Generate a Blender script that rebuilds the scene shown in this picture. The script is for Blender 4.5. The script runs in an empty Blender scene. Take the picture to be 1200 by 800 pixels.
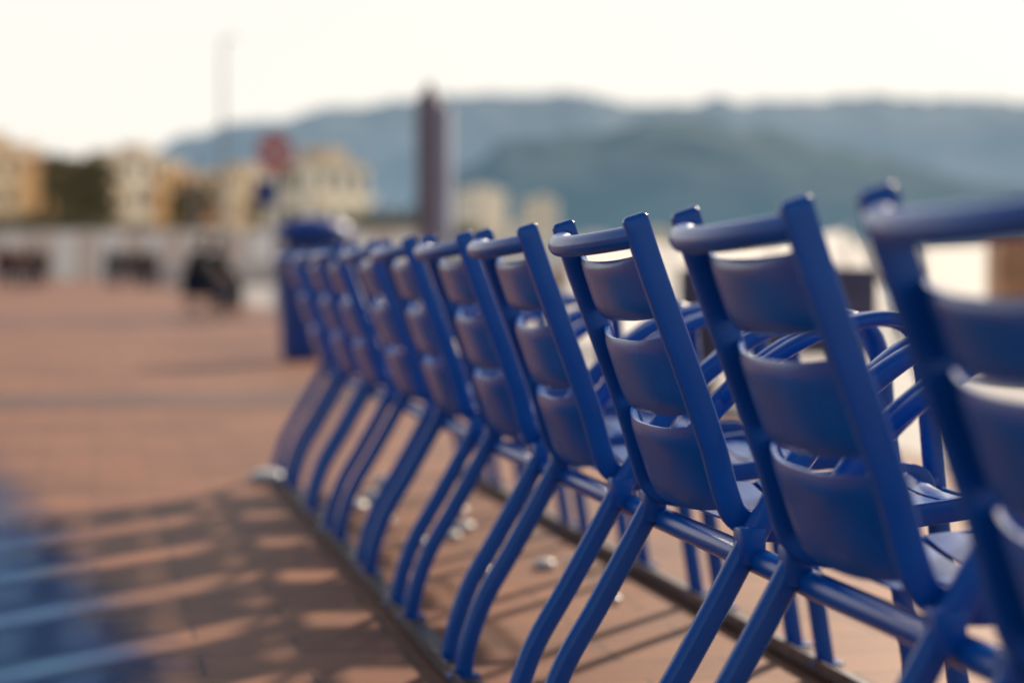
import bpy, bmesh, math, random
from mathutils import Vector, Matrix, noise
random.seed(7)
S=bpy.context.scene
COL=S.collection
TH=math.radians(11.1)
FW=Vector((math.sin(TH),math.cos(TH),0)); RT=Vector((math.cos(TH),-math.sin(TH),0))
def at(u,d,z=0.0):
    p=FW*d+RT*(u*d); return Vector((p.x,p.y,z))
def bx(px): return (px-600)/2500.0
SUN=Vector((.52,.71,.46)).normalized()

# ------------------------------------------------------------ materials
def mat(name):
    m=bpy.data.materials.new(name); m.use_nodes=True
    nt=m.node_tree; return m,nt,nt.nodes["Principled BSDF"]
def simple(name,col,rough=.6,var=.25,scale=8,bump=.0,spec=.5,metal=0,coat=0):
    m,nt,b=mat(name)
    tc=nt.nodes.new("ShaderNodeTexCoord"); nz=nt.nodes.new("ShaderNodeTexNoise")
    nz.inputs["Scale"].default_value=scale; nz.inputs["Detail"].default_value=6
    nt.links.new(tc.outputs["Object"],nz.inputs["Vector"])
    cr=nt.nodes.new("ShaderNodeValToRGB")
    cr.color_ramp.elements[0].position=.3; cr.color_ramp.elements[1].position=.7
    cr.color_ramp.elements[0].color=(*[c*(1-var) for c in col],1)
    cr.color_ramp.elements[1].color=(*[min(1,c*(1+var)) for c in col],1)
    nt.links.new(nz.outputs["Fac"],cr.inputs["Fac"]); nt.links.new(cr.outputs["Color"],b.inputs["Base Color"])
    b.inputs["Roughness"].default_value=rough; b.inputs["Metallic"].default_value=metal
    b.inputs["Specular IOR Level"].default_value=spec; b.inputs["Coat Weight"].default_value=coat
    if bump:
        bp=nt.nodes.new("ShaderNodeBump"); bp.inputs["Strength"].default_value=bump; bp.inputs["Distance"].default_value=.01
        nt.links.new(nz.outputs["Fac"],bp.inputs["Height"]); nt.links.new(bp.outputs["Normal"],b.inputs["Normal"])
    return m
def add_haze_glow(m,col,fac_lo,fac_hi,ztop):
    """aerial haze painted as a glow mixed into the surface, weighted by height"""
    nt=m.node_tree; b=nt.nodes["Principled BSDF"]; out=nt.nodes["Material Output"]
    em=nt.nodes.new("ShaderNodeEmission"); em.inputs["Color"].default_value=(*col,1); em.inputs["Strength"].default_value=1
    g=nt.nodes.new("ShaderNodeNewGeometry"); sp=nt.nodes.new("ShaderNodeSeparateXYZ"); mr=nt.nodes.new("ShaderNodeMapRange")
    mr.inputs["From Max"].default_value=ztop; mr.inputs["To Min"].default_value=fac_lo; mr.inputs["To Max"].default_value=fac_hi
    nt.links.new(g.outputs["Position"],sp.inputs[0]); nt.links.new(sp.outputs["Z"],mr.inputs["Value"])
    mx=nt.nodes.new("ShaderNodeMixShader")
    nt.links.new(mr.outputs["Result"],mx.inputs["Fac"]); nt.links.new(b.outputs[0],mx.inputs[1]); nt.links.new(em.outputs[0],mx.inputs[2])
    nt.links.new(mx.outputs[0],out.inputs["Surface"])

def paint_blue():
    m,nt,b=mat("blue_enamel_paint")
    tc=nt.nodes.new("ShaderNodeTexCoord")
    n1=nt.nodes.new("ShaderNodeTexNoise"); n1.inputs["Scale"].default_value=9; n1.inputs["Detail"].default_value=8
    n2=nt.nodes.new("ShaderNodeTexNoise"); n2.inputs["Scale"].default_value=190; n2.inputs["Detail"].default_value=3
    for n in (n1,n2): nt.links.new(tc.outputs["Object"],n.inputs["Vector"])
    cr=nt.nodes.new("ShaderNodeValToRGB"); cr.color_ramp.elements[0].position=.3; cr.color_ramp.elements[1].position=.75
    cr.color_ramp.elements[0].color=(.0,.085,.37,1); cr.color_ramp.elements[1].color=(.0,.118,.48,1)
    nt.links.new(n1.outputs["Fac"],cr.inputs["Fac"])
    cr2=nt.nodes.new("ShaderNodeValToRGB"); cr2.color_ramp.elements[0].position=.73; cr2.color_ramp.elements[1].position=.78
    cr2.color_ramp.elements[1].color=(.3,.3,.3,1)
    nt.links.new(n2.outputs["Fac"],cr2.inputs["Fac"])
    mx=nt.nodes.new("ShaderNodeMix"); mx.data_type='RGBA'
    nt.links.new(cr2.outputs["Color"],mx.inputs["Factor"]); nt.links.new(cr.outputs["Color"],mx.inputs["A"])
    mx.inputs["B"].default_value=(.10,.2,.4,1)
    nt.links.new(mx.outputs["Result"],b.inputs["Base Color"])
    mr=nt.nodes.new("ShaderNodeMapRange"); mr.inputs["To Min"].default_value=.18; mr.inputs["To Max"].default_value=.32
    nt.links.new(n1.outputs["Fac"],mr.inputs["Value"]); nt.links.new(mr.outputs["Result"],b.inputs["Roughness"])
    b.inputs["Specular IOR Level"].default_value=.48
    bp=nt.nodes.new("ShaderNodeBump"); bp.inputs["Strength"].default_value=.12; bp.inputs["Distance"].default_value=.002
    nt.links.new(n2.outputs["Fac"],bp.inputs["Height"]); nt.links.new(bp.outputs["Normal"],b.inputs["Normal"])
    return m
BLUE=paint_blue()

def paving(name,c1,c2,mortar,bw,rh,msize,rough,spec=.25):
    m,nt,b=mat(name)
    tc=nt.nodes.new("ShaderNodeTexCoord")
    br=nt.nodes.new("ShaderNodeTexBrick"); br.inputs["Scale"].default_value=1
    br.inputs["Brick Width"].default_value=bw; br.inputs["Row Height"].default_value=rh; br.inputs["Mortar Size"].default_value=msize
    br.inputs["Mortar Smooth"].default_value=.3; br.inputs["Bias"].default_value=-.1
    br.inputs["Color1"].default_value=(*c1,1); br.inputs["Color2"].default_value=(*c2,1); br.inputs["Mortar"].default_value=(*mortar,1)
    nt.links.new(tc.outputs["Object"],br.inputs["Vector"])
    n1=nt.nodes.new("ShaderNodeTexNoise"); n1.inputs["Scale"].default_value=1.1; n1.inputs["Detail"].default_value=9; n1.inputs["Roughness"].default_value=.68
    n2=nt.nodes.new("ShaderNodeTexNoise"); n2.inputs["Scale"].default_value=60; n2.inputs["Detail"].default_value=5
    for n in (n1,n2): nt.links.new(tc.outputs["Object"],n.inputs["Vector"])
    mr=nt.nodes.new("ShaderNodeMapRange"); mr.inputs["From Min"].default_value=.3; mr.inputs["From Max"].default_value=.7
    mr.inputs["To Min"].default_value=.66; mr.inputs["To Max"].default_value=1.32
    nt.links.new(n1.outputs["Fac"],mr.inputs["Value"])
    mx=nt.nodes.new("ShaderNodeMix"); mx.data_type='RGBA'; mx.blend_type='MULTIPLY'; mx.inputs["Factor"].default_value=1
    nt.links.new(br.outputs["Color"],mx.inputs["A"]); nt.links.new(mr.outputs["Result"],mx.inputs["B"])
    mr2=nt.nodes.new("ShaderNodeMapRange"); mr2.inputs["To Min"].default_value=.75; mr2.inputs["To Max"].default_value=1.25
    nt.links.new(n2.outputs["Fac"],mr2.inputs["Value"])
    mx2=nt.nodes.new("ShaderNodeMix"); mx2.data_type='RGBA'; mx2.blend_type='MULTIPLY'; mx2.inputs["Factor"].default_value=1
    nt.links.new(mx.outputs["Result"],mx2.inputs["A"]); nt.links.new(mr2.outputs["Result"],mx2.inputs["B"])
    nt.links.new(mx2.outputs["Result"],b.inputs["Base Color"])
    b.inputs["Roughness"].default_value=rough; b.inputs["Specular IOR Level"].default_value=spec
    bp=nt.nodes.new("ShaderNodeBump"); bp.inputs["Strength"].default_value=.5; bp.inputs["Distance"].default_value=.004
    nt.links.new(mx2.outputs["Result"],bp.inputs["Height"]); nt.links.new(bp.outputs["Normal"],b.inputs["Normal"])
    return m
PAVE=paving("terracotta_paving",(.33,.128,.058),(.235,.086,.042),(.12,.052,.034),.40,.20,.006,.6)
PALE=paving("pale_concrete_paving",(.50,.44,.38),(.44,.39,.34),(.25,.22,.2),1.2,.8,.008,.5)
BAND=paving("dark_paving_band",(.19,.080,.050),(.145,.064,.044),(.09,.05,.045),.3,.3,.008,.55)
STEEL=simple("weathered_steel",(.16,.15,.16),.38,.35,30,.1,metal=.7)
STONE=simple("pale_stone",(.66,.55,.49),.75,.12,2,.2)
FWALL=simple("far_pale_stone",(.62,.45,.36),.8,.2,.5); add_haze_glow(FWALL,(.62,.49,.41),.35,.35,10)  # glow mixed into the stone to brighten the shaded wall
FWALL2=simple("far_white_stone",(.82,.74,.66),.8,.08,1); add_haze_glow(FWALL2,(.78,.69,.61),.35,.35,10)  # same painted glow, for the piers and coping
DARKST=simple("dark_painted_concrete",(.085,.07,.12),.6,.2,5,.2)
WHITE=simple("white_paint",(.78,.75,.70),.5,.06,6)
ASPH=simple("asphalt",(.055,.052,.05),.8,.2,20,.2)
GLASS=simple("window_glass",(.05,.04,.035),.15,.2,2)
BARK=simple("bark",(.09,.06,.04),.9,.3,12,.4)
SAND=simple("beach_shingle",(.42,.37,.31),.9,.15,3,.3)

# ------------------------------------------------------------ mesh helpers
def link(o,parent=None):
    COL.objects.link(o)
    if parent is not None: o.parent=parent
    return o
def finish(bm,name,mats,smooth=True,ang=38):
    me=bpy.data.meshes.new(name)
    bmesh.ops.recalc_face_normals(bm,faces=bm.faces[:])
    bm.to_mesh(me); bm.free()
    for m in (mats if isinstance(mats,(list,tuple)) else [mats]): me.materials.append(m)
    if smooth:
        me.polygons.foreach_set("use_smooth",[True]*len(me.polygons))
        me.set_sharp_from_angle(angle=math.radians(ang))
    return me
def obj(name,me,parent=None,loc=None,rot=0):
    o=bpy.data.objects.new(name,me)
    if loc is not None: o.location=loc
    if rot: o.rotation_euler[2]=rot
    return link(o,parent)
def empty(name,loc,label,cat,rot=0,group=None):
    e=bpy.data.objects.new(name,None); e.empty_display_size=.2; e.location=loc; e.rotation_euler[2]=rot
    COL.objects.link(e); e["label"]=label; e["category"]=cat
    if group: e["group"]=group
    return e
def catmull(pts,k=6):
    P=[Vector(p) for p in pts]; P=[P[0]*2-P[1]]+P+[P[-1]*2-P[-2]]; out=[]
    for i in range(1,len(P)-2):
        a,b,c,d=P[i-1],P[i],P[i+1],P[i+2]
        for j in range(k):
            t=j/k
            out.append(.5*((2*b)+(c-a)*t+(2*a-5*b+4*c-d)*t*t+(3*b-a-3*c+d)*t**3))
    out.append(P[-2]); return out
def sweep(bm,path,side,hw,hh,n=14,power=1.0,mi=0):
    side=Vector(side).normalized(); rings=[]
    for i,p in enumerate(path):
        a=path[max(0,i-1)]; b=path[min(len(path)-1,i+1)]; t=(b-a).normalized()
        nn=t.cross(side).normalized(); s2=nn.cross(t).normalized()
        w=hw[i] if isinstance(hw,(list,tuple)) else hw; h=hh[i] if isinstance(hh,(list,tuple)) else hh
        r=[]
        for k in range(n):
            an=2*math.pi*(k+.5)/n; c,s=math.cos(an),math.sin(an)
            c=math.copysign(abs(c)**power,c); s=math.copysign(abs(s)**power,s)
            r.append(bm.verts.new(p+s2*(w*c)+nn*(h*s)))
        rings.append(r)
    for i in range(len(rings)-1):
        for k in range(n):
            f=bm.faces.new((rings[i][k],rings[i][(k+1)%n],rings[i+1][(k+1)%n],rings[i+1][k])); f.material_index=mi
    bm.faces.new(rings[0]).material_index=mi; bm.faces.new(rings[-1][::-1]).material_index=mi
def bar(bm,path,side,hw,hh,r=.003,cap=0.0):
    """flat bar with small rounded corners; cap>0 rounds the first end over"""
    side=Vector(side).normalized(); rings=[]
    def prof(k):
        cs=[]; w=hw*1.0-(1-k)*.004; h=hh-(1-k)*.006
        for sx,sy in ((1,1),(-1,1),(-1,-1),(1,-1)):
            a0={(1,1):0,(-1,1):90,(-1,-1):180,(1,-1):270}[(sx,sy)]
            for a in (0,30,60,90):
                an=math.radians(a0+a); cs.append((sx*(w-r)+r*math.cos(an),sy*(h-r)+r*math.sin(an)))
        return cs
    P=list(path); ks=[1]*len(P)
    if cap:
        t0=(P[0]-P[1]).normalized()
        P=[P[0]+t0*cap,P[0]+t0*cap*.75,P[0]+t0*cap*.35]+P; ks=[.1,.55,.9]+ks
    for i,p in enumerate(P):
        a=P[max(0,i-1)]; b=P[min(len(P)-1,i+1)]; t=(b-a).normalized()
        nn=t.cross(side).normalized(); s2=nn.cross(t).normalized()
        rings.append([bm.verts.new(p+s2*x+nn*y) for x,y in prof(ks[i])])
    n=16
    for i in range(len(rings)-1):
        for k in range(n): bm.faces.new((rings[i][k],rings[i][(k+1)%n],rings[i+1][(k+1)%n],rings[i+1][k]))
    bm.faces.new(rings[0]); bm.faces.new(rings[-1][::-1])
def box(bm,c,d,mi=0,bev=0,rz=0,taper=None):
    r=bmesh.ops.create_cube(bm,size=1); vs=r["verts"]
    for v in vs:
        x,y,z=v.co
        k=1
        if taper and z>0: k=taper
        v.co=Vector((x*d[0]*k,y*d[1]*k,z*d[2]))
    fs=set(f for v in vs for f in v.link_faces)
    if rz: bmesh.ops.rotate(bm,verts=vs,cent=(0,0,0),matrix=Matrix.Rotation(rz,3,'Z'))
    bmesh.ops.translate(bm,verts=vs,vec=c)
    for f in fs: f.material_index=mi
    if bev:
        es=list(set(e for v in vs for e in v.link_edges))
        bmesh.ops.bevel(bm,geom=es,offset=bev,segments=2,affect='EDGES',profile=.5)
def cyl(bm,p0,p1,r0,r1=None,n=12,mi=0):
    r1=r0 if r1 is None else r1
    p0=Vector(p0);p1=Vector(p1); d=(p1-p0).normalized()
    s=Vector((0,1,0)) if abs(d.y)<.9 else Vector((1,0,0))
    sweep(bm,[p0,p1],s,[r0,r1],[r0,r1],n=n,mi=mi)
def lathe(bm,prof,n=24,mi=0,c=(0,0,0)):
    rings=[]
    for r,z in prof:
        rings.append([bm.verts.new((c[0]+r*math.cos(2*math.pi*k/n),c[1]+r*math.sin(2*math.pi*k/n),c[2]+z)) for k in range(n)])
    for i in range(len(rings)-1):
        for k in range(n):
            bm.faces.new((rings[i][k],rings[i][(k+1)%n],rings[i+1][(k+1)%n],rings[i+1][k])).material_index=mi
    bm.faces.new(rings[0][::-1]).material_index=mi; bm.faces.new(rings[-1]).material_index=mi

# ------------------------------------------------------------ the chair
X0=.66; HW=.21
def stX(z): return .684+(.820-z)*.345-X0
side_pts=[(.655,.010),(.666,.07),(.696,.15),(.746,.235),(.797,.325),(.850,.42),(.906,.505),(.972,.575),(1.058,.637),(1.14,.664),(1.205,.670),(1.252,.652),(1.272,.60),(1.282,.5),(1.308,.25),(1.345,.010)]
K=5
full=catmull([(x-X0,0,z) for x,z in side_pts],K)
iA=7*K; iB=12*K
def mesh_side(sl,y,arm=False):
    bm=bmesh.new(); p=[q+Vector((0,y,0)) for q in sl]
    if arm:
        n=len(p); k=[min(1,i/(n-1)*4,(1-i/(n-1))*6) for i in range(n)]
        sweep(bm,p,(0,1,0),[.0135+.0055*a for a in k],[.0168-.0048*a for a in k],n=18,power=.7)
    else: sweep(bm,p,(0,1,0),.0138,.0172,n=18,power=.72)
    return bm
def slat_mesh(z0,z1,b):
    bm=bmesh.new(); nu,nv=36,10; th=.0055
    G=[]
    for layer in (0,1):
        g=[]
        for j in range(nv+1):
            row=[]
            for i in range(nu+1):
                t=-1+2*i/nu; s=j/nv
                zc=(z0+z1)/2; hh=(z1-z0)/2
                q=1-abs(t)**2.6
                z=zc+(s*2-1)*hh
                lip=.007*(abs(s*2-1)**6)
                x=stX(z)+.0125-b*q+lip*q+(th if layer else 0)
                z=z-.45*b*q
                row.append(bm.verts.new((x,t*(HW-.0075),z)))
            g.append(row)
        G.append(g)
    for layer in (0,1):
        for j in range(nv):
            for i in range(nu):
                g=G[layer]; bm.faces.new((g[j][i],g[j][i+1],g[j+1][i+1],g[j+1][i]))
    for i in range(nu):
        for j in (0,nv): bm.faces.new((G[0][j][i],G[0][j][i+1],G[1][j][i+1],G[1][j][i]))
    for j in range(nv):
        for i in (0,nu): bm.faces.new((G[0][j][i],G[0][j+1][i],G[1][j+1][i],G[1][j][i]))
    return finish(bm,"back_slat",BLUE,ang=50)
def build_meshes():
    M={}
    for sgn,nm in ((-1,"n"),(1,"f")):
        y=sgn*(HW+.030)
        bm=mesh_side(full[:iA+1],y)
        box(bm,(full[0].x,y,.009),(.06,.045,.006),bev=.001)
        M["rear"+nm]=finish(bm,"rear_leg",BLUE)
        bm=mesh_side(full[iA:iB+1],y,True)
        q=full[iA-2:iB+3]
        off=[]
        for i,p in enumerate(q):
            t=i/(len(q)-1); k=min(1,t*4,(1-t)*5)
            off.append(p+Vector((0,y-sgn*.045*k,.002)))
        sweep(bm,off,(0,1,0),.0175,.0115,n=14,power=.7)
        M["arm"+nm]=finish(bm,"armrest",BLUE)
        bm=mesh_side(full[iB:],y)
        box(bm,(full[-1].x,y,.009),(.06,.045,.006),bev=.001)
        M["front"+nm]=finish(bm,"front_leg",BLUE)
        ys=sgn*HW
        sp=catmull([(stX(.811),ys,.811),(stX(.74),ys,.74),(stX(.62)+.003,ys,.62),(stX(.52)+.004,ys,.52),(stX(.455),ys,.455),(.826-X0,ys,.422),(.86-X0,ys,.407),(.91-X0,ys,.405)],5)
        bm=bmesh.new(); bar(bm,sp,(0,1,0),.0088,.0172,.0035,cap=.007)
        M["stile"+nm]=finish(bm,"stile",BLUE,ang=50)
        bm=bmesh.new()
        sp=catmull([(.91-X0,ys,.405),(1.0-X0,ys,.410),(1.12-X0,ys,.424),(1.21-X0,ys,.434),(1.25-X0,ys,.428),(1.262-X0,ys,.405)],5)
        bar(bm,sp,(0,1,0),.0085,.0155,.003)
        box(bm,(.862-X0,sgn*(HW+.012),.425),(.03,.016,.022),bev=.002)
        box(bm,(1.262-X0,sgn*(HW+.012),.415),(.045,.022,.02),bev=.002)
        M["bar"+nm]=finish(bm,"seat_bar",BLUE,ang=50)
        bm=bmesh.new(); box(bm,(.834-X0,sgn*(HW+.030),.389),(.036,.034,.05),bev=.004)
        M["clamp"+nm]=finish(bm,"rail_clamp",BLUE)
    bm=bmesh.new(); zt=.791
    pts=[]
    for i in range(25):
        t=-1+2*i/24; q=(1-abs(t)**2.2)
        pts.append(Vector((stX(zt)-.046*q-.002,t*(HW+.002),zt-.012*q)))
    sweep(bm,pts,(0,0,1),.0150,.0150,n=18)
    M["top"]=finish(bm,"top_rail",BLUE)
    M["slat0"]=slat_mesh(.690,.772,.031); M["slat1"]=slat_mesh(.562,.664,.034); M["slat2"]=slat_mesh(.434,.546,.037)
    M["slatlow"]=slat_mesh(.672,.740,.031)
    bm=bmesh.new(); n=6
    for s in range(n):
        xa=.852-X0+s*.0675; xb=xa+.058
        nu=20; th=.0035; rows=[]
        for layer in (0,1):
            for (xx) in (xa,(xa+xb)/2,xb):
                row=[]
                for i in range(nu+1):
                    t=-1+2*i/nu
                    base=.424+.06*max(0,(xx-(.95-X0)))
                    z=base-.020*(1-abs(t)**2.4)-(.012 if s==n-1 and xx==xb else 0)-(th if layer else 0)+(0.0015 if xx==(xa+xb)/2 else 0)
                    row.append(bm.verts.new((xx,t*(HW-.001),z)))
                rows.append(row)
        for L in (0,3):
            for j in (0,1):
                for i in range(nu): bm.faces.new((rows[L+j][i],rows[L+j][i+1],rows[L+j+1][i+1],rows[L+j+1][i]))
        for j in (0,2):
            for i in range(nu): bm.faces.new((rows[j][i],rows[j][i+1],rows[j+3][i+1],rows[j+3][i]))
        for i in (0,nu):
            for j in (0,1): bm.faces.new((rows[j][i],rows[j+1][i],rows[j+4][i],rows[j+3][i]))
    M["seat"]=finish(bm,"seat",BLUE,ang=50)
    bm=bmesh.new()
    cyl(bm,(1.290-X0,-HW-.02,.40),(1.290-X0,HW+.02,.40),.010)
    M["cross"]=finish(bm,"cross_tube",BLUE)
    return M
CM=build_meshes()
parts=[("back_stile","stilen"),("back_stile","stilef"),("top_rail","top"),("back_slat","slat0"),("back_slat","slat1"),("back_slat","slat2"),
       ("seat","seat"),("seat_bar","barn"),("seat_bar","barf"),("rear_leg","rearn"),("rear_leg","rearf"),("armrest","armn"),("armrest","armf"),
       ("front_leg","frontn"),("front_leg","frontf"),("cross_tube","cross"),("rail_clamp","clampn"),("rail_clamp","clampf")]
SP=.671; Y0=2.687+HW
for n in range(-2,8):
    lab="blue metal slatted armchair fixed in the promenade row"
    if n==7: lab="blue metal slatted armchair closing the far end of the row"
    if n==-2: lab="blue metal armchair with low narrow top slat ending the row"
    rr=random.Random(n+50)
    dx={-2:-.034,-1:-.004}.get(n,rr.uniform(-.004,.006))
    e=empty("chair",(X0+dx,Y0+n*SP+rr.uniform(-.006,.006)-(.045 if n==-2 else 0),.012),lab,"chair",group="row of blue chairs joined by a rail")
    e.rotation_euler=(0,0,math.radians(rr.uniform(-1.0,1.0)))
    for nm,key in parts:
        if n==-2 and key=="slat0": key="slatlow"
        obj(nm,CM[key],e)

YA,YB=.6,Y0+7*SP+.27
bm=bmesh.new(); cyl(bm,(0,YA,0),(0,YB+.0,0),.0175,n=20)
o=obj("support_rail",finish(bm,"support_rail",BLUE),None,(.850,0,.379))
o["label"]="long round blue steel tube joining the chairs under their seats"; o["category"]="rail"
for x,l in ((.66,"weathered flat steel rail on the paving under the rear chair feet"),(1.345,"weathered flat steel rail on the paving under the front chair feet")):
    bm=bmesh.new(); a,b=YA,YB+.05
    prof=[(-.0275,.002),(-.0275,.030),(-.0235,.030),(-.0235,.008),(.0275,.008),(.0275,.002)]
    r0=[bm.verts.new((px,a,pz)) for px,pz in prof]; r1=[bm.verts.new((px,b,pz)) for px,pz in prof]
    bm.faces.new(r0); bm.faces.new(r1[::-1])
    for i in range(6): bm.faces.new((r0[i],r0[(i+1)%6],r1[(i+1)%6],r1[i]))
    o=obj("ground_rail",finish(bm,"ground_rail",STEEL,ang=20),None,(x,0,.004)); o["label"]=l; o["category"]="rail"; o["group"]="steel rails under the chairs"

SPOTM=simple("pale_ground_spot",(.80,.76,.70),.4,.10,20)  # pale lumps added to stand in for bright spots on the paving
rs=random.Random(11)
for i,(x,y,s) in enumerate(((.80,6.65,.042),(.60,7.58,.060),(.67,7.45,.04),(.86,5.75,.036),(.93,5.15,.036),(1.12,5.28,.030),(1.22,5.3,.034),(.90,6.95,.042),(1.05,6.1,.034),(1.9,4.1,.03),(1.7,3.7,.024),(1.0,7.4,.045),(1.75,3.3,.02),(.98,5.9,.030),(1.1,6.5,.034),(.85,6.3,.03),(1.15,4.7,.024))):
    bm=bmesh.new(); bmesh.ops.create_icosphere(bm,subdivisions=3,radius=s)
    for q in bm.verts:
        q.co*=1+.22*noise.noise(q.co*25+Vector((i,0,0))); q.co.z*=.45
    o=obj("ground_spot",finish(bm,"ground_spot",SPOTM,ang=80),None,(x,y,s*.38),rs.random()*6)
    o["label"]="pale rounded lump added as a bright spot on the paving"; o["category"]="ground_spot"; o["group"]="added bright spots under the chairs"

# ------------------------------------------------------------ ground, sea, hills
coast=[(11,-60),(11,170),(22,260),(70,420),(170,600),(330,780),(600,950),(1200,1150),(3000,1400)]
bm=bmesh.new()
poly=[(-3500,-60)]+coast+[(3000,5200),(-3500,5200)]
top=[bm.verts.new((x,y,0)) for x,y in poly]
bm.faces.new(top)
bot=[bm.verts.new((x,y,-4.2)) for x,y in coast]
for i in range(len(coast)-1): bm.faces.new((top[i+1],top[i+2],bot[i+1],bot[i]))
bmesh.ops.triangulate(bm,faces=[f for f in bm.faces if len(f.verts)>4])
o=obj("ground",finish(bm,"ground",PAVE,smooth=False)); o["kind"]="structure"
def sheet(name,x0,x1,y0,y1,z,m):
    bm=bmesh.new(); vs=[bm.verts.new(p) for p in ((x0,y0,z),(x1,y0,z),(x1,y1,z),(x0,y1,z))]; bm.faces.new(vs)
    o=obj(name,finish(bm,name,m,smooth=False)); o["kind"]="structure"; return o
sheet("pavement",3.3,10.4,-40,150,.004,PALE)
sheet("path",-40,3.29,11.8,13.2,.004,BAND)
sheet("path",-40,3.29,29,33,.004,BAND)
sheet("road",-60,-14,-50,600,.004,ASPH)
m,nt,b=mat("sea_water")
b.inputs["Base Color"].default_value=(.08,.14,.17,1); b.inputs["Roughness"].default_value=.25
tc=nt.nodes.new("ShaderNodeTexCoord"); nz=nt.nodes.new("ShaderNodeTexNoise"); nz.inputs["Scale"].default_value=.7; nz.inputs["Detail"].default_value=6
bp=nt.nodes.new("ShaderNodeBump"); bp.inputs["Strength"].default_value=.8; bp.inputs["Distance"].default_value=.3
nt.links.new(tc.outputs["Object"],nz.inputs["Vector"]); nt.links.new(nz.outputs["Fac"],bp.inputs["Height"]); nt.links.new(bp.outputs["Normal"],b.inputs["Normal"])
bm=bmesh.new(); vs=[bm.verts.new(p) for p in ((0,-80,-4),(6000,-80,-4),(6000,6000,-4),(0,6000,-4))]; bm.faces.new(vs)
o=obj("water",finish(bm,"water",m,smooth=False)); o["kind"]="structure"
bm=bmesh.new()
sh=[(11.05,-40,-2.6),(26,-40,-4.1),(24,160,-4.1),(36,262,-4.1),(80,415,-4.1),(70.2,421,-2.6),(22.2,260.5,-2.6),(11.05,170,-2.6)]
bm.faces.new([bm.verts.new(p) for p in sh]); bmesh.ops.triangulate(bm,faces=bm.faces[:])
o=obj("beach",finish(bm,"beach",SAND,smooth=False)); o["kind"]="structure"

def interp(tab,x):
    if x<=tab[0][0]: return tab[0][1]
    for (a,b),(c,d) in zip(tab,tab[1:]):
        if x<=c: 
            t=(x-a)/(c-a); t=t*t*(3-2*t); return b+(d-b)*t
    return tab[-1][1]
def hill(tab,dist,depth,m,seed,amp):
    bm=bmesh.new(); xs=list(range(tab[0][0],tab[-1][0]+1,8)); nv=34; rows=[]; pos=[]
    for x in xs:
        u=bx(x); h=(315-interp(tab,x))/2500*dist
        r=[]
        for j in range(nv+1):
            t=j/nv; d=dist-depth+depth*1.6*t
            k=math.sin(min(1,t/.62)*math.pi/2)**1.15 if t<.62 else math.cos((t-.62)/.38*math.pi/2)
            p=at(u,d)
            nn=noise.fractal(Vector((p.x*.004+seed,p.y*.004,0)),.9,2.1,5)
            p.z=max(-5,h*k*(1+ .26*nn*(1-.75*k))+amp*noise.fractal(Vector((p.x*.02,p.y*.02,seed)),1,2,4)*k-3*(1-k))
            r.append(bm.verts.new(p))
        rows.append(r); pos.append([v_.co.copy() for v_ in r])
    for i in range(len(rows)-1):
        for j in range(nv): bm.faces.new((rows[i][j],rows[i+1][j],rows[i+1][j+1],rows[i][j+1]))
    o=obj("hills",finish(bm,"hills",m,ang=80)); o["kind"]="structure"
    return xs,pos
def hillmat(name,dark,light,hlight,flo,fhi,zt,sc):
    m,nt,b=mat(name); out=nt.nodes["Material Output"]
    tc=nt.nodes.new("ShaderNodeTexCoord"); n1=nt.nodes.new("ShaderNodeTexNoise"); n1.inputs["Scale"].default_value=sc; n1.inputs["Detail"].default_value=8; n1.inputs["Roughness"].default_value=.7
    nt.links.new(tc.outputs["Object"],n1.inputs["Vector"])
    c1=nt.nodes.new("ShaderNodeValToRGB"); c1.color_ramp.elements[0].position=.42; c1.color_ramp.elements[1].position=.60
    c1.color_ramp.elements[0].color=(*dark,1); c1.color_ramp.elements[1].color=(*light,1)
    nt.links.new(n1.outputs["Fac"],c1.inputs["Fac"]); nt.links.new(c1.outputs["Color"],b.inputs["Base Color"]); b.inputs["Roughness"].default_value=.95
    add_haze_glow(m,hlight,flo,fhi,zt)
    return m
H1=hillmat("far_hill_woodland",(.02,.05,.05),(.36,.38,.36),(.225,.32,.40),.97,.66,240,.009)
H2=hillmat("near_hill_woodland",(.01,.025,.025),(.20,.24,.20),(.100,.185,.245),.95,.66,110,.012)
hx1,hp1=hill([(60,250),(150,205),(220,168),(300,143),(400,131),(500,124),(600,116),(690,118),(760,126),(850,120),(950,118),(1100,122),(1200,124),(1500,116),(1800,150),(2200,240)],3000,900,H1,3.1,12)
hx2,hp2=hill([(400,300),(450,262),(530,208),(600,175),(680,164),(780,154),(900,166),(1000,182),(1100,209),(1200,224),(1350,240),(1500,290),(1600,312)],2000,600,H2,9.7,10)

# worn blue paint on the paving
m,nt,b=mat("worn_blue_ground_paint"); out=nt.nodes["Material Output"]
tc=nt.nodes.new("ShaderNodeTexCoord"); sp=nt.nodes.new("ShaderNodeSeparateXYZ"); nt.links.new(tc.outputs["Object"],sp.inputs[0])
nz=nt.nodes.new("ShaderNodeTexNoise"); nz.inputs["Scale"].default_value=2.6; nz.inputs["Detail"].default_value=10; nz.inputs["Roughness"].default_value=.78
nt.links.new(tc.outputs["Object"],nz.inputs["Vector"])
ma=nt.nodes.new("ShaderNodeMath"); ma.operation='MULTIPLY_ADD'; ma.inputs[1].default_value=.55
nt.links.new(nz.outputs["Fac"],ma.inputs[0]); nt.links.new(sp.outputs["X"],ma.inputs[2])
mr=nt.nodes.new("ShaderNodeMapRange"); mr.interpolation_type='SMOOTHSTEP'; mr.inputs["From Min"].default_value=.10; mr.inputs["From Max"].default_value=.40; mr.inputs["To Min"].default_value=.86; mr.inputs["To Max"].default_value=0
nt.links.new(ma.outputs[0],mr.inputs["Value"])
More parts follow.
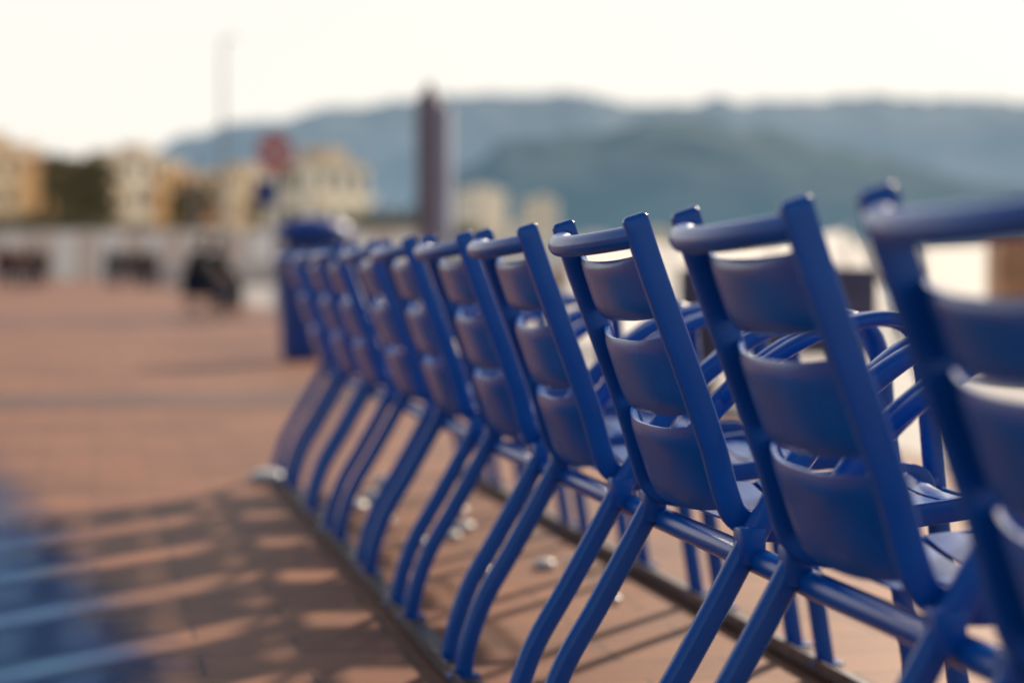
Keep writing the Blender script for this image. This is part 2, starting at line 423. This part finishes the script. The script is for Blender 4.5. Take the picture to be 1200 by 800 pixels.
mr3=nt.nodes.new("ShaderNodeMapRange"); mr3.inputs["From Min"].default_value=1.6; mr3.inputs["From Max"].default_value=4.6; mr3.inputs["To Min"].default_value=1; mr3.inputs["To Max"].default_value=.35
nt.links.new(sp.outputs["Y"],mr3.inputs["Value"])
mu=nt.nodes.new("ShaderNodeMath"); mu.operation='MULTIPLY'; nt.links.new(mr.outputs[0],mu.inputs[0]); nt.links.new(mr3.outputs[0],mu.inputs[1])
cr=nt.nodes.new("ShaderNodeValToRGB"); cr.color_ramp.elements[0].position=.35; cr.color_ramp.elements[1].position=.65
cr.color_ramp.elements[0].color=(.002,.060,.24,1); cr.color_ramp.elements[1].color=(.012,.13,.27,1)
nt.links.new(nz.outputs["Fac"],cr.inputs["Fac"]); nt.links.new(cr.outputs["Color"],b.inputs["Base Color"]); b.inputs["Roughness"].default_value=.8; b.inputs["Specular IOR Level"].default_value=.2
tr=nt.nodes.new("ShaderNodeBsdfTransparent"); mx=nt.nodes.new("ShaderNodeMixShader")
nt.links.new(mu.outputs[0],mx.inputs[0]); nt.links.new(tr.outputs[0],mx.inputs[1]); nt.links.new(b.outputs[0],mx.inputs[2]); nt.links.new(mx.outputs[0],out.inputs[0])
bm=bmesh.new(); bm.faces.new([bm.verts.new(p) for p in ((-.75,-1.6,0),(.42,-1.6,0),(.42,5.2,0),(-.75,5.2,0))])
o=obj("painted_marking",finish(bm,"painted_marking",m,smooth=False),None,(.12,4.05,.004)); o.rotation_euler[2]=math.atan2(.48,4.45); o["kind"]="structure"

# ------------------------------------------------------------ litter bin
e=empty("litter_bin",at(bx(368),18),"round blue street litter bin with a domed lid","bin"); e.scale=(1.22,1.22,1.03)
DB=simple("bin_blue",(.002,.055,.30),.5,.2,6)
DK=simple("bin_dark",(.008,.02,.10),.5,.2,6)
bm=bmesh.new(); lathe(bm,[(.20,.0),(.23,.03),(.245,.5),(.255,.84),(.262,.85),(.262,.88),(.25,.885)],28); obj("body",finish(bm,"body",DB),e)
bm=bmesh.new(); lathe(bm,[(.20,.886),(.20,.97)],20); obj("opening",finish(bm,"opening",DK),e)
bm=bmesh.new(); lathe(bm,[(.262,.972),(.27,.99),(.265,1.05),(.22,1.11),(.12,1.15),(.02,1.165)],28); obj("lid",finish(bm,"lid",DB),e)
for k in range(3):
    bm=bmesh.new()
    a=k*2.1+.3; cyl(bm,(.245*math.cos(a),.245*math.sin(a),.88),(.245*math.cos(a),.245*math.sin(a),.98),.012,n=8)
    obj("lid_support",finish(bm,"lid_support",DK),e)

# post
PB=simple("post_wood",(.25,.20,.22),.7,.25,6,.3); PW=simple("post_sunlit_tone",(.42,.41,.50),.5,.1,4)
e=empty("post",at(bx(507),25),"tall weathered grey brown square post with pointed top","post",rot=math.radians(-24))
bm=bmesh.new(); box(bm,(-.03,0,1.35),(.27,.25,2.7),bev=.01)
r=[bm.verts.new(p) for p in ((-.165,-.125,2.702),(.105,-.125,2.702),(.105,.125,2.702),(-.165,.125,2.702))]; tp=bm.verts.new((-.03,0,2.97))
bm.faces.new(r)
for i in range(4): bm.faces.new((r[i],r[(i+1)%4],tp))
obj("shaft",finish(bm,"shaft",PB,ang=25),e)
bm=bmesh.new(); box(bm,(.165,-.02,1.32),(.118,.22,2.64),bev=.006); obj("sunlit_side",finish(bm,"sunlit_side",PW),e)  # paler box added for the post's sunlit side, light put into its colour

# sign
e=empty("road_sign",at(bx(323),35),"red no entry sign above a blue panel on grey pole","sign",rot=-TH)
GR=simple("galvanised",(.35,.35,.36),.4,.1,8,metal=.5); RED=simple("sign_red",(.72,.12,.09),.4,.05,4); SB=simple("sign_blue",(.02,.06,.24),.4,.05,4)
bm=bmesh.new(); cyl(bm,(0,.03,0),(0,.03,3.0),.035,n=12); obj("pole",finish(bm,"pole",GR),e)
bm=bmesh.new(); cyl(bm,(0,0,2.65),(0,-.02,2.65),.31,n=40); obj("disc",finish(bm,"disc",RED),e)
bm=bmesh.new(); box(bm,(0,-.026,2.65),(.50,.008,.12),bev=.002); obj("bar",finish(bm,"bar",WHITE),e)
bm=bmesh.new(); box(bm,(-.14,0,2.0),(.36,.02,.42),bev=.004); obj("panel",finish(bm,"panel",SB),e)

for px,d,h in ((262,110,12.4),(228,150,9)):
    e=empty("lamp_post",at(bx(px),d),"tall slim grey lamp post beside the promenade","lamp post",group="lamp posts along the promenade")
    bm=bmesh.new(); cyl(bm,(0,0,0),(0,0,h),.13,.07); obj("pole",finish(bm,"pole",GR),e)
    bm=bmesh.new(); sweep(bm,catmull([(0,0,h-.1),(.1,0,h+.15),(.4,0,h+.2)],4),(0,1,0),.05,.05,n=8); obj("arm",finish(bm,"arm",GR),e)
    bm=bmesh.new(); box(bm,(.55,0,h+.18),(.5,.25,.10),bev=.03); obj("lamp_head",finish(bm,"lamp_head",GR),e)

m,nt,b=mat("white_canvas"); out=nt.nodes["Material Output"]
b.inputs["Base Color"].default_value=(.88,.86,.82,1); b.inputs["Roughness"].default_value=.9
tl=nt.nodes.new("ShaderNodeBsdfTranslucent"); tl.inputs["Color"].default_value=(.90,.87,.82,1)
nz=nt.nodes.new("ShaderNodeTexNoise"); nz.inputs["Scale"].default_value=3; mr=nt.nodes.new("ShaderNodeMapRange"); mr.inputs["To Min"].default_value=.5; mr.inputs["To Max"].default_value=.7
nt.links.new(nz.outputs["Fac"],mr.inputs["Value"])
mx=nt.nodes.new("ShaderNodeMixShader"); nt.links.new(mr.outputs[0],mx.inputs[0]); nt.links.new(b.outputs[0],mx.inputs[1]); nt.links.new(tl.outputs[0],mx.inputs[2]); nt.links.new(mx.outputs[0],out.inputs[0])
CANV=m
def windbreak(px,d,top,lab):
    e=empty("windbreak",at(bx(px),d),lab,"windbreak",rot=-math.radians(12),group="canvas windbreaks at the beach edge")
    L=top[-1][0]
    bm=bmesh.new(); rows=[]
    for i in range(41):
        x=L*i/40; zt=top[0][1]
        for (a,za),(b_,zb) in zip(top,top[1:]):
            if a<=x<=b_+1e-6: zt=za+(zb-za)*(x-a)/(b_-a)
        rows.append([bm.verts.new((x,.03*math.sin(x*5)*(math.sin(math.pi*j/6)),.10+(zt-.10)*j/6)) for j in range(7)])
    for i in range(40):
        for j in range(6): bm.faces.new((rows[i][j],rows[i+1][j],rows[i+1][j+1],rows[i][j+1]))
    obj("canvas",finish(bm,"canvas",CANV,ang=60),e)
    for x,z in top:
        bm=bmesh.new(); cyl(bm,(0,.04,0),(0,.04,z+.06),.022,n=10); obj("pole",finish(bm,"pole",WHITE),e,(x,0,0))
windbreak(668,20,[(0,1.0),(.95,.99),(1.9,1.02),(2.6,1.12),(3.1,.34)],"white canvas windbreak on posts with sloping end")
windbreak(1082,21,[(0,1.08),(.78,1.10)],"short white canvas windbreak between two posts")
e=empty("wooden_locker",at(bx(1212),16),"orange brown wooden storage locker beside the beach","locker",rot=-TH)
WD=simple("varnished_wood",(.66,.30,.13),.5,.3,6,.2)
bm=bmesh.new(); box(bm,(0,0,.5),(.62,.5,1.0),bev=.012); obj("body",finish(bm,"body",WD),e)
bm=bmesh.new(); box(bm,(0,0,1.025),(.70,.58,.045),bev=.01); obj("lid",finish(bm,"lid",WD),e)
bm=bmesh.new(); box(bm,(0,-.265,.5),(.52,.025,.8),bev=.006); obj("door",finish(bm,"door",WD),e)
e=empty("bench",at(bx(912),12),"dark grey concrete bench with a solid back","bench",rot=-math.radians(14))
bm=bmesh.new(); box(bm,(0,.06,.52),(1.12,.10,.50),bev=.015); obj("backrest",finish(bm,"backrest",DARKST),e)
bm=bmesh.new(); box(bm,(0,.35,.42),(1.12,.46,.08),bev=.015); obj("seat",finish(bm,"seat",DARKST),e)
for s in (-1,1):
    bm=bmesh.new(); box(bm,(s*.4,.33,.19),(.12,.40,.376),bev=.01); obj("leg",finish(bm,"leg",DARKST),e)

# ------------------------------------------------------------ pale wall at the far end
e=empty("parapet_wall",at(bx(110),150),"long pale stone wall with square piers","wall",rot=-TH-.12)
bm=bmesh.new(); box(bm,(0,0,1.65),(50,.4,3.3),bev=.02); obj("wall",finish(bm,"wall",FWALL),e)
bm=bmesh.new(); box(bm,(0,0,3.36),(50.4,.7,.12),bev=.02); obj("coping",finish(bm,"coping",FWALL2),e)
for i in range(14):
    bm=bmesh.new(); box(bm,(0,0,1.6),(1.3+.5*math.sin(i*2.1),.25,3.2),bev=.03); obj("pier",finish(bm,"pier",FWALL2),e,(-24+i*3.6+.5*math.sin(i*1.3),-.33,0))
e=empty("parapet_wall",at(bx(300),95),"low pale stone parapet beside the beach steps","wall",rot=-TH+.9)
bm=bmesh.new(); box(bm,(0,0,.5),(14,.35,1.0),bev=.02); obj("wall",finish(bm,"wall",STONE),e)
bm=bmesh.new(); box(bm,(0,0,1.05),(14.1,.5,.09),bev=.02); obj("coping",finish(bm,"coping",WHITE),e)

# ------------------------------------------------------------ buildings
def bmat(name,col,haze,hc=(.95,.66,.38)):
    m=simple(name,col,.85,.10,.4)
    if haze: add_haze_glow(m,hc,haze,haze,100)  # warm painted glow stands in for golden sunlight and haze
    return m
def building(c,rot,w,dp,h,wallm,label,floors,bays,roofm,pitched=False):
    e=empty("building",c,label,"building",rot=rot)
    bm=bmesh.new(); box(bm,(0,0,h/2),(w,dp,h)); obj("wall",finish(bm,"wall",wallm,smooth=False),e)
    bm=bmesh.new()
    if pitched:
        box(bm,(0,0,h+.15),(w+.9,dp+.9,.3)); 
        A=[bm.verts.new(p) for p in ((-w/2-.4,-dp/2-.4,h+.31),(w/2+.4,-dp/2-.4,h+.31),(w/2+.4,dp/2+.4,h+.31),(-w/2-.4,dp/2+.4,h+.31))]
        B=[bm.verts.new((-w/4,0,h+1.6)),bm.verts.new((w/4,0,h+1.6))]
        bm.faces.new(A); bm.faces.new((A[0],A[1],B[1],B[0])); bm.faces.new((A[2],A[3],B[0],B[1])); bm.faces.new((A[1],A[2],B[1])); bm.faces.new((A[3],A[0],B[0]))
    else:
        box(bm,(0,0,h+.2),(w+.6,dp+.6,.4)); box(bm,(w*.15,0,h+1.2),(w*.4,dp*.5,1.6))
    obj("roof",finish(bm,"roof",roofm,smooth=False),e)
    fh=h/floors
    wm=bmesh.new(); box(wm,(0,0,0),(w/bays*.5,.16,fh*.5)); wme=finish(wm,"window",GLASS,smooth=False)
    wm=bmesh.new(); box(wm,(0,0,0),(1.4,.16,fh*.5)); wms=finish(wm,"window",GLASS,smooth=False)
    bmm=bmesh.new(); bw=w/bays*.82
    box(bmm,(0,0,0),(bw,1.1,.16)); box(bmm,(0,-.52,.50),(bw,.06,.8)); bme=finish(bmm,"balcony",wallm,smooth=False)
    for f in range(floors):
        z=fh*(f+.55)
        for i in range(bays):
            x=-w/2+w*(i+.5)/bays
            obj("window",wme,e,(x,-dp/2,z))
            if f>0 and (i+f)%2==0: obj("balcony",bme,e,(x,-dp/2-.56,fh*f+.02))
        nb=max(1,int(dp/4.5))
        for i in range(nb):
            obj("window",wms,e,(-w/2,-dp/2+dp*(i+.5)/nb,z),math.pi/2)
    return e
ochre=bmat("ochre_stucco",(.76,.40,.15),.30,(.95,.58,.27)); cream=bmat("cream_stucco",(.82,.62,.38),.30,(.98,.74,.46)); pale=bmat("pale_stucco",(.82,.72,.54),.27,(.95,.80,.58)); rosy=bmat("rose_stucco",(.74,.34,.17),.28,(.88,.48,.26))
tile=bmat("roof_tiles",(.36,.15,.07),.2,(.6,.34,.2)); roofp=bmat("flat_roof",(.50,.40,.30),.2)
R=math.radians(68)
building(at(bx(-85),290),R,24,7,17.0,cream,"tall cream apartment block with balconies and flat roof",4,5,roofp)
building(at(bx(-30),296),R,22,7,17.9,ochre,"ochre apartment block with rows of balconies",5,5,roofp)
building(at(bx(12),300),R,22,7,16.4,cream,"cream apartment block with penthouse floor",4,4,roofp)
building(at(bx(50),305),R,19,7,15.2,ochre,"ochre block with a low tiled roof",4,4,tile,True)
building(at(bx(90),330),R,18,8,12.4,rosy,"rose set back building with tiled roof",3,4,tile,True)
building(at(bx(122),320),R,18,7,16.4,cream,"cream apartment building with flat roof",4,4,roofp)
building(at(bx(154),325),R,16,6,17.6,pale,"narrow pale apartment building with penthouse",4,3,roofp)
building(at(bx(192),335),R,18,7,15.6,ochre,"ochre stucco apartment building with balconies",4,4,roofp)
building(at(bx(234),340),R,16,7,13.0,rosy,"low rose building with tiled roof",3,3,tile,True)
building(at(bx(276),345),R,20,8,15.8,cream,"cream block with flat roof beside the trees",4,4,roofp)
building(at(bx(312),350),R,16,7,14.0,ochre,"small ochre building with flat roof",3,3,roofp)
building(at(bx(372),230),R-.1,15,6,11.8,pale,"pale sunlit corner building with flat roof",3,3,roofp)
hz=[]
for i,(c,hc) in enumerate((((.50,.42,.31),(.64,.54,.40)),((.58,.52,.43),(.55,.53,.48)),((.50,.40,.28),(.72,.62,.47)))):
    m=simple("town_wall",c,.9,.08,.2); add_haze_glow(m,hc,.6,.6,60); hz.append(m)
tg=simple("town_window",(.08,.08,.09),.3,.1,2); add_haze_glow(tg,(.40,.40,.36),.5,.5,60)
def town_mesh(w,d,h,fl,ba,m):
    bm=bmesh.new(); box(bm,(0,0,h/2-2),(w,d,h+4)); box(bm,(0,0,h+.25),(w+.8,d+.8,.5)); box(bm,(w*.1,0,h+1.5),(w*.35,d*.5,2))
    for f in range(fl):
        for i in range(ba): box(bm,(-w/2+w*(i+.5)/ba,-d/2,h/fl*(f+.55)),(w/ba*.5,.2,h/fl*.5),mi=1)
        for i in range(3): box(bm,(-w/2,-d/2+d*(i+.5)/3,h/fl*(f+.55)),(.2,d/3*.45,h/fl*.5),mi=1)
    return finish(bm,"building",[m,tg],smooth=False)
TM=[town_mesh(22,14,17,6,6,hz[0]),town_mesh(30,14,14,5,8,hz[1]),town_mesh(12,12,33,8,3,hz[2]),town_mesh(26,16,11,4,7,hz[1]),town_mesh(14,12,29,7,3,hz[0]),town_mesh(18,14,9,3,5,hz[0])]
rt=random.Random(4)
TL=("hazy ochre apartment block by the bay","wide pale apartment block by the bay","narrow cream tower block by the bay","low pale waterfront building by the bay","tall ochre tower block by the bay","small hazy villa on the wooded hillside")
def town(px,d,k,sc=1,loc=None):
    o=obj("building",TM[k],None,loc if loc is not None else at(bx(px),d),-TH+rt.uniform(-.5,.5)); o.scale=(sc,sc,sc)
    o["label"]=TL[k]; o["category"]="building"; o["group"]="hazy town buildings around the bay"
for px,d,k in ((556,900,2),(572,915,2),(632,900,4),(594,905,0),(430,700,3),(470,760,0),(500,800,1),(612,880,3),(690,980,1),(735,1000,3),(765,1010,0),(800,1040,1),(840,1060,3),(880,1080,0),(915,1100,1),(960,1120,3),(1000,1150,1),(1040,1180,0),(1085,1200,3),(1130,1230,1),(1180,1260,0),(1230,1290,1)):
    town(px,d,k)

# ------------------------------------------------------------ trees
def leafmat(name,c1,haze=0):
    m=simple(name,c1,.7,.5,1.2)
    if haze: add_haze_glow(m,(.50,.38,.22),haze,haze,50)
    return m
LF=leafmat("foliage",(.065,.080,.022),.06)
def tree_meshes(seed,H,R_,leaf,nclump,flat=1.0):
    r=random.Random(seed)
    bm=bmesh.new(); tr=[Vector((0,0,0)),Vector((.1*R_,0,H*.25)),Vector((.05*R_,.08*R_,H*.5)),Vector((.12*R_,0,H*.75))]
    sweep(bm,catmull(tr,4),(0,1,0),[.3*(1-.6*i/12) for i in range(13)],[.3*(1-.6*i/12) for i in range(13)],n=8)
    cl=[]
    for i in range(nclump):
        a=r.uniform(0,6.283); q=R_*math.sqrt(r.random())*r.uniform(.7,1.05); zz=H*(.66+.30*flat*r.uniform(-1,1)*math.sqrt(max(0,1-(q/R_/1.06)**2)))
        cl.append(Vector((q*math.cos(a),q*math.sin(a),zz)))
    for c in cl[:9]:
        s=Vector((.06*R_,.03*R_,H*r.uniform(.35,.6))); mid=(s+c)/2+Vector((0,0,-.3)); 
        sweep(bm,catmull([s,mid,c],3),(0,1,0),[.12-.012*i for i in range(7)],[.12-.012*i for i in range(7)],n=6)
    tm=finish(bm,"trunk",BARK)
    bm=bmesh.new()
    for c in cl:
        cr_=R_*r.uniform(.16,.30)
        for k in range(60):
            d=Vector((r.gauss(0,1),r.gauss(0,1),r.gauss(0,.7)))*cr_*.55
            p=c+d; n1=Vector((r.gauss(0,1),r.gauss(0,1),r.gauss(0,1))).normalized(); n2=n1.orthogonal().normalized(); n3=n1.cross(n2)
            s=leaf*r.uniform(.6,1.3)
            bm.faces.new([bm.verts.new(p+n2*s),bm.verts.new(p+n3*s*.6),bm.verts.new(p-n2*s),bm.verts.new(p-n3*s*.6)])
    me=bpy.data.meshes.new("crown"); bm.to_mesh(me); bm.free(); return tm,me
T=[tree_meshes(1,8,3.4,.30,40),tree_meshes(2,12,3.3,.36,36,.7),tree_meshes(3,6,3.2,.26,34)]
for tm,me in T: me.materials.append(LF)
def tree(px,d,k,s,rot,lab):
    e=empty("tree",at(bx(px),d),lab,"tree",rot=rot,group="trees by the promenade"); e.scale=(s,s,s)
    obj("trunk",T[k][0],e); obj("crown",T[k][1],e)
for px,d,k,s in ((-60,260,2,1.2),(-15,255,2,1.25),(14,250,2,1.15),(42,258,2,1.3),(68,262,2,1.3),(94,262,2,1.2),(128,280,2,1.2),(172,290,2,1.1),(215,295,2,1.2),(250,290,2,1.1),(300,280,0,.9),(326,280,2,1.2),(345,215,2,.8)):
    tree(px,d,k,s,px*.7,"leafy green street tree before the buildings")
for px,d,k,s in ((86,300,1,1.60),(103,306,1,1.35),(222,330,1,1.30),(252,350,1,1.4),(318,300,1,1.1)):
    tree(px,d,k,s,px*.3,"tall dark pine rising beside the buildings")
for px,d,k,s in ((425,220,2,1.0),(448,225,0,.9),(474,230,2,1.1),(500,240,0,.85),(530,260,2,1.1)):
    tree(px,d,k,s,px*.5,"low leafy tree beside the seafront")

# ------------------------------------------------------------ people
SKIN=simple("skin",(.45,.26,.18),.6,.05,5); HAIR=simple("hair",(.03,.02,.015),.7,.2,30)
def skinmesh(name,pts,edges,rad,m):
    me=bpy.data.meshes.new(name); me.from_pydata(pts,edges,[])
    o=bpy.data.objects.new(name,me); COL.objects.link(o)
    md=o.modifiers.new("s",'SKIN'); md.use_smooth_shade=True
    for i,r in enumerate(rad): me.skin_vertices[0].data[i].radius=(r,r)
    me.skin_vertices[0].data[0].use_root=True
    o.modifiers.new("sub",'SUBSURF').levels=1
    dg=bpy.context.evaluated_depsgraph_get(); dg.update()
    nm=bpy.data.meshes.new_from_object(o.evaluated_get(dg)); bpy.data.objects.remove(o)
    nm.name=name; nm.materials.clear(); nm.materials.append(m)
    nm.polygons.foreach_set("use_smooth",[True]*len(nm.polygons)); return nm
STAND=dict(pel=(0,0,.95),bel=(0,0,1.1),che=(0,.01,1.28),nek=(0,0,1.46),hed=(0,.02,1.56),crn=(0,.02,1.65),
 sl=(-.17,0,1.39),el=(-.23,-.02,1.13),wl=(-.24,.07,.90),hl=(-.24,.10,.82),sr=(.17,0,1.39),er=(.24,-.04,1.14),wr=(.25,.04,.90),hr=(.25,.07,.82),
 pl=(-.09,0,.90),kl=(-.10,.10,.50),al=(-.10,.04,.09),tl=(-.10,.18,.035),pr=(.09,0,.90),kr=(.10,-.02,.49),ar=(.10,-.18,.10),tr=(.10,-.05,.035))
SIT=dict(pel=(0,0,.50),bel=(0,.03,.64),che=(0,.09,.83),nek=(0,.16,.99),hed=(0,.21,1.09),crn=(0,.22,1.18),
 sl=(-.17,.10,.93),el=(-.24,.22,.70),wl=(-.15,.42,.60),hl=(-.11,.49,.58),sr=(.17,.10,.93),er=(.24,.20,.69),wr=(.14,.42,.61),hr=(.10,.49,.585),
 pl=(-.09,.03,.49),kl=(-.13,.44,.50),al=(-.12,.46,.09),tl=(-.12,.60,.035),pr=(.09,.03,.49),kr=(.13,.44,.50),ar=(.13,.40,.09),tr=(.13,.54,.035))
BR=dict(pel=.12,bel=.115,che=.13,nek=.052,hed=.082,crn=.072,sl=.058,el=.040,wl=.028,hl=.030,sr=.058,er=.040,wr=.028,hr=.030,pl=.085,kl=.055,al=.036,tl=.032,pr=.085,kr=.055,ar=.036,tr=.032)
ED=[("pel","bel"),("bel","che"),("che","nek"),("nek","hed"),("hed","crn"),("che","sl"),("sl","el"),("el","wl"),("wl","hl"),("che","sr"),("sr","er"),("er","wr"),("wr","hr"),("pel","pl"),("pl","kl"),("kl","al"),("al","tl"),("pel","pr"),("pr","kr"),("kr","ar"),("ar","tr")]
def sub(P,names,edges,scale,add,name,m):
    idx={n:i for i,n in enumerate(names)}
    return skinmesh(name,[P[n] for n in names],[(idx[a],idx[b]) for a,b in edges if a in idx and b in idx],[BR[n]*scale+add for n in names],m)
def person_meshes(P,top,legs):
    body=sub(P,list(BR),ED,1.12,0.006,"body",SKIN)
    bm=bmesh.new(); bm.from_mesh(body)
    for s in ("l","r"):
        w=Vector(P["w"+s]); h=Vector(P["h"+s]); d=(h-w).normalized(); sd=Vector((1,0,0)) if abs(d.x)<.8 else Vector((0,1,0)); sd=(sd-d*sd.dot(d)).normalized()
        for k,L in enumerate((.065,.075,.07,.055)):
            b0=h+sd*(k-1.5)*.018+d*.015; cr=d.cross(sd)
            sweep(bm,[b0,b0+d*L*.55,b0+d*L*.9+cr*.02],sd,[.009,.008,.006],[.009,.008,.006],n=6)
        b0=h+sd*.03-d*.01; sweep(bm,[b0,b0+sd*.02+d*.03,b0+sd*.022+d*.055],d.cross(sd),[.011,.009,.007],[.011,.009,.007],n=6)
    hd=Vector(P["hed"])
    sweep(bm,[hd+Vector((0,.075,.035)),hd+Vector((0,.105,-.005))],(1,0,0),[.008,.016],[.008,.014],n=6)
    for s in (-1,1): box(bm,(hd.x+s*.085,hd.y,hd.z+.01),(.016,.03,.06),bev=.005)
    bm.to_mesh(body); bm.free()
    jac=sub(P,["pel","bel","che","nek","sl","el","wl","sr","er","wr"],ED,1.25,.03,"jacket",top)
    tro=sub(P,["pel","pl","kl","al","pr","kr","ar"],ED,1.25,.024,"trousers",legs)
    bm=bmesh.new(); bmesh.ops.create_icosphere(bm,subdivisions=3,radius=.115)
    for q in bm.verts:
        q.co=Vector((q.co.x*.9,q.co.y-.018,q.co.z*1.0)); q.co+=q.co.normalized()*.008*noise.noise(q.co*30)
        if q.co.z<-.06: q.co.z=-.06
        if q.co.y>.04 and q.co.z<.05: q.co.y=.04
    bmesh.ops.translate(bm,verts=bm.verts[:],vec=hd+Vector((0,0,.055))); hair=finish(bm,"hair",HAIR)
    return [("body",body),("jacket",jac),("trousers",tro),("hair",hair)]
def cloth(n,c): return simple(n,c,.85,.15,14)
BK=cloth("black_cloth",(.014,.014,.020)); NV=cloth("navy_cloth",(.015,.02,.05)); RD=cloth("red_cloth",(.20,.02,.015)); JN=cloth("denim",(.025,.03,.05)); BG=cloth("brown_cloth",(.10,.04,.025))
pa=person_meshes(STAND,RD,JN); pb=person_meshes(STAND,BK,NV); pc=person_meshes(STAND,BG,BK); ps=person_meshes(SIT,BK,NV)
def person(px,d,ms,rot,lab,s=1,z=0):
    e=empty("person",at(bx(px),d,z),lab,"person",rot=rot); e.scale=(s,s,s)
    for n,mm in ms: obj(n,mm,e)
for px,d,ms,rot,s,lab in ((2,80,pa,.6,1,"person in a red jacket and jeans walking on the promenade"),(14,82,pc,2.4,.95,"person in a brown jacket walking on the promenade"),
  (26,79,pa,-2.2,.93,"person in a red jacket walking beside another"),(38,81,pb,-1.2,.95,"person in a black jacket walking behind friends"),(50,80,pc,.3,.9,"person in a brown jacket walking behind friends"),
  (128,85,pb,1.2,.98,"person in a black coat walking on the promenade"),(140,87,pb,-.3,.93,"person in a black jacket standing with friends"),(153,86,pb,-.8,.9,"person in black jacket and navy trousers walking"),
  (167,85,pc,2.8,.95,"person in a brown jacket walking with a group"),(180,87,pb,.8,.93,"person in a black jacket walking with a group")):
    person(px,d,ms,rot,lab,s)
def stool(px,d,rot):
    e=empty("stool",at(bx(px),d),"small dark folding stool","stool",rot=rot)
    bm=bmesh.new(); box(bm,(0,0,.36),(.42,.38,.04),bev=.01); obj("seat",finish(bm,"seat",NV),e)
    for sx in (-1,1):
        for a,b_ in ((.18,1),(.165,-1)):
            bm=bmesh.new(); cyl(bm,(sx*a,-.17*b_,0),(sx*a,.17*b_,.34),.012,n=8); obj("leg",finish(bm,"leg",STEEL),e)
stool(226,34,-1.9); person(226,34,ps,-1.9,"person in dark clothes sitting hunched on a stool",1.04)
stool(248,34.6,-1.2); person(248,34.6,ps,-1.2,"person in dark clothes sitting on a stool beside a friend",1.0)

# ------------------------------------------------------------ light
el=math.asin(SUN.z); az=math.atan2(SUN.x,SUN.y)
L=bpy.data.lights.new("sun",'SUN'); L.energy=5.0; L.angle=math.radians(2.6); L.color=(1,.84,.64)
so=bpy.data.objects.new("sun",L); COL.objects.link(so); so.rotation_euler=(-SUN).to_track_quat('-Z','Y').to_euler()
w=bpy.data.worlds.new("World"); S.world=w; w.use_nodes=True; nt=w.node_tree
bg=nt.nodes["Background"]; sk=nt.nodes.new("ShaderNodeTexSky"); sk.sky_type='NISHITA'; sk.sun_disc=False
sk.sun_elevation=el; sk.sun_rotation=az; sk.dust_density=1.2; sk.air_density=1.0; sk.ozone_density=1.5
tc=nt.nodes.new("ShaderNodeTexCoord"); sp=nt.nodes.new("ShaderNodeSeparateXYZ"); nt.links.new(tc.outputs["Generated"],sp.inputs[0])
m1=nt.nodes.new("ShaderNodeMapRange"); m1.inputs["From Min"].default_value=.14; m1.inputs["From Max"].default_value=.55; m1.inputs["To Min"].default_value=.90; m1.inputs["To Max"].default_value=.15
nt.links.new(sp.outputs["Z"],m1.inputs["Value"])
dt=nt.nodes.new("ShaderNodeVectorMath"); dt.operation='DOT_PRODUCT'; dt.inputs[1].default_value=Vector((SUN.x,SUN.y,0)).normalized(); nt.links.new(tc.outputs["Generated"],dt.inputs[0])
m2=nt.nodes.new("ShaderNodeMapRange"); m2.inputs["From Min"].default_value=-.4; m2.inputs["From Max"].default_value=.5; m2.inputs["To Min"].default_value=.12; m2.inputs["To Max"].default_value=1
nt.links.new(dt.outputs["Value"],m2.inputs["Value"])
mm=nt.nodes.new("ShaderNodeMath"); mm.operation='MULTIPLY'; nt.links.new(m1.outputs[0],mm.inputs[0]); nt.links.new(m2.outputs[0],mm.inputs[1])
tint=nt.nodes.new("ShaderNodeMix"); tint.data_type='RGBA'; tint.blend_type='MIX'; tint.inputs["B"].default_value=(9.3,8.8,8.1,1)
nt.links.new(mm.outputs[0],tint.inputs["Factor"])
nt.links.new(sk.outputs[0],tint.inputs["A"]); nt.links.new(tint.outputs["Result"],bg.inputs["Color"]); bg.inputs["Strength"].default_value=.112
S.view_settings.view_transform='Standard'; S.view_settings.look='None'; S.view_settings.exposure=0

# ------------------------------------------------------------ camera
c=bpy.data.cameras.new("camera"); co=bpy.data.objects.new("camera",c); COL.objects.link(co); S.camera=co
co.location=(0,0,.76); co.rotation_euler=(math.radians(90-1.95),0,-TH)
c.lens=75; c.sensor_width=36; c.clip_start=.02; c.clip_end=12000
c.dof.use_dof=True; c.dof.focus_distance=2.95; c.dof.aperture_fstop=2.1
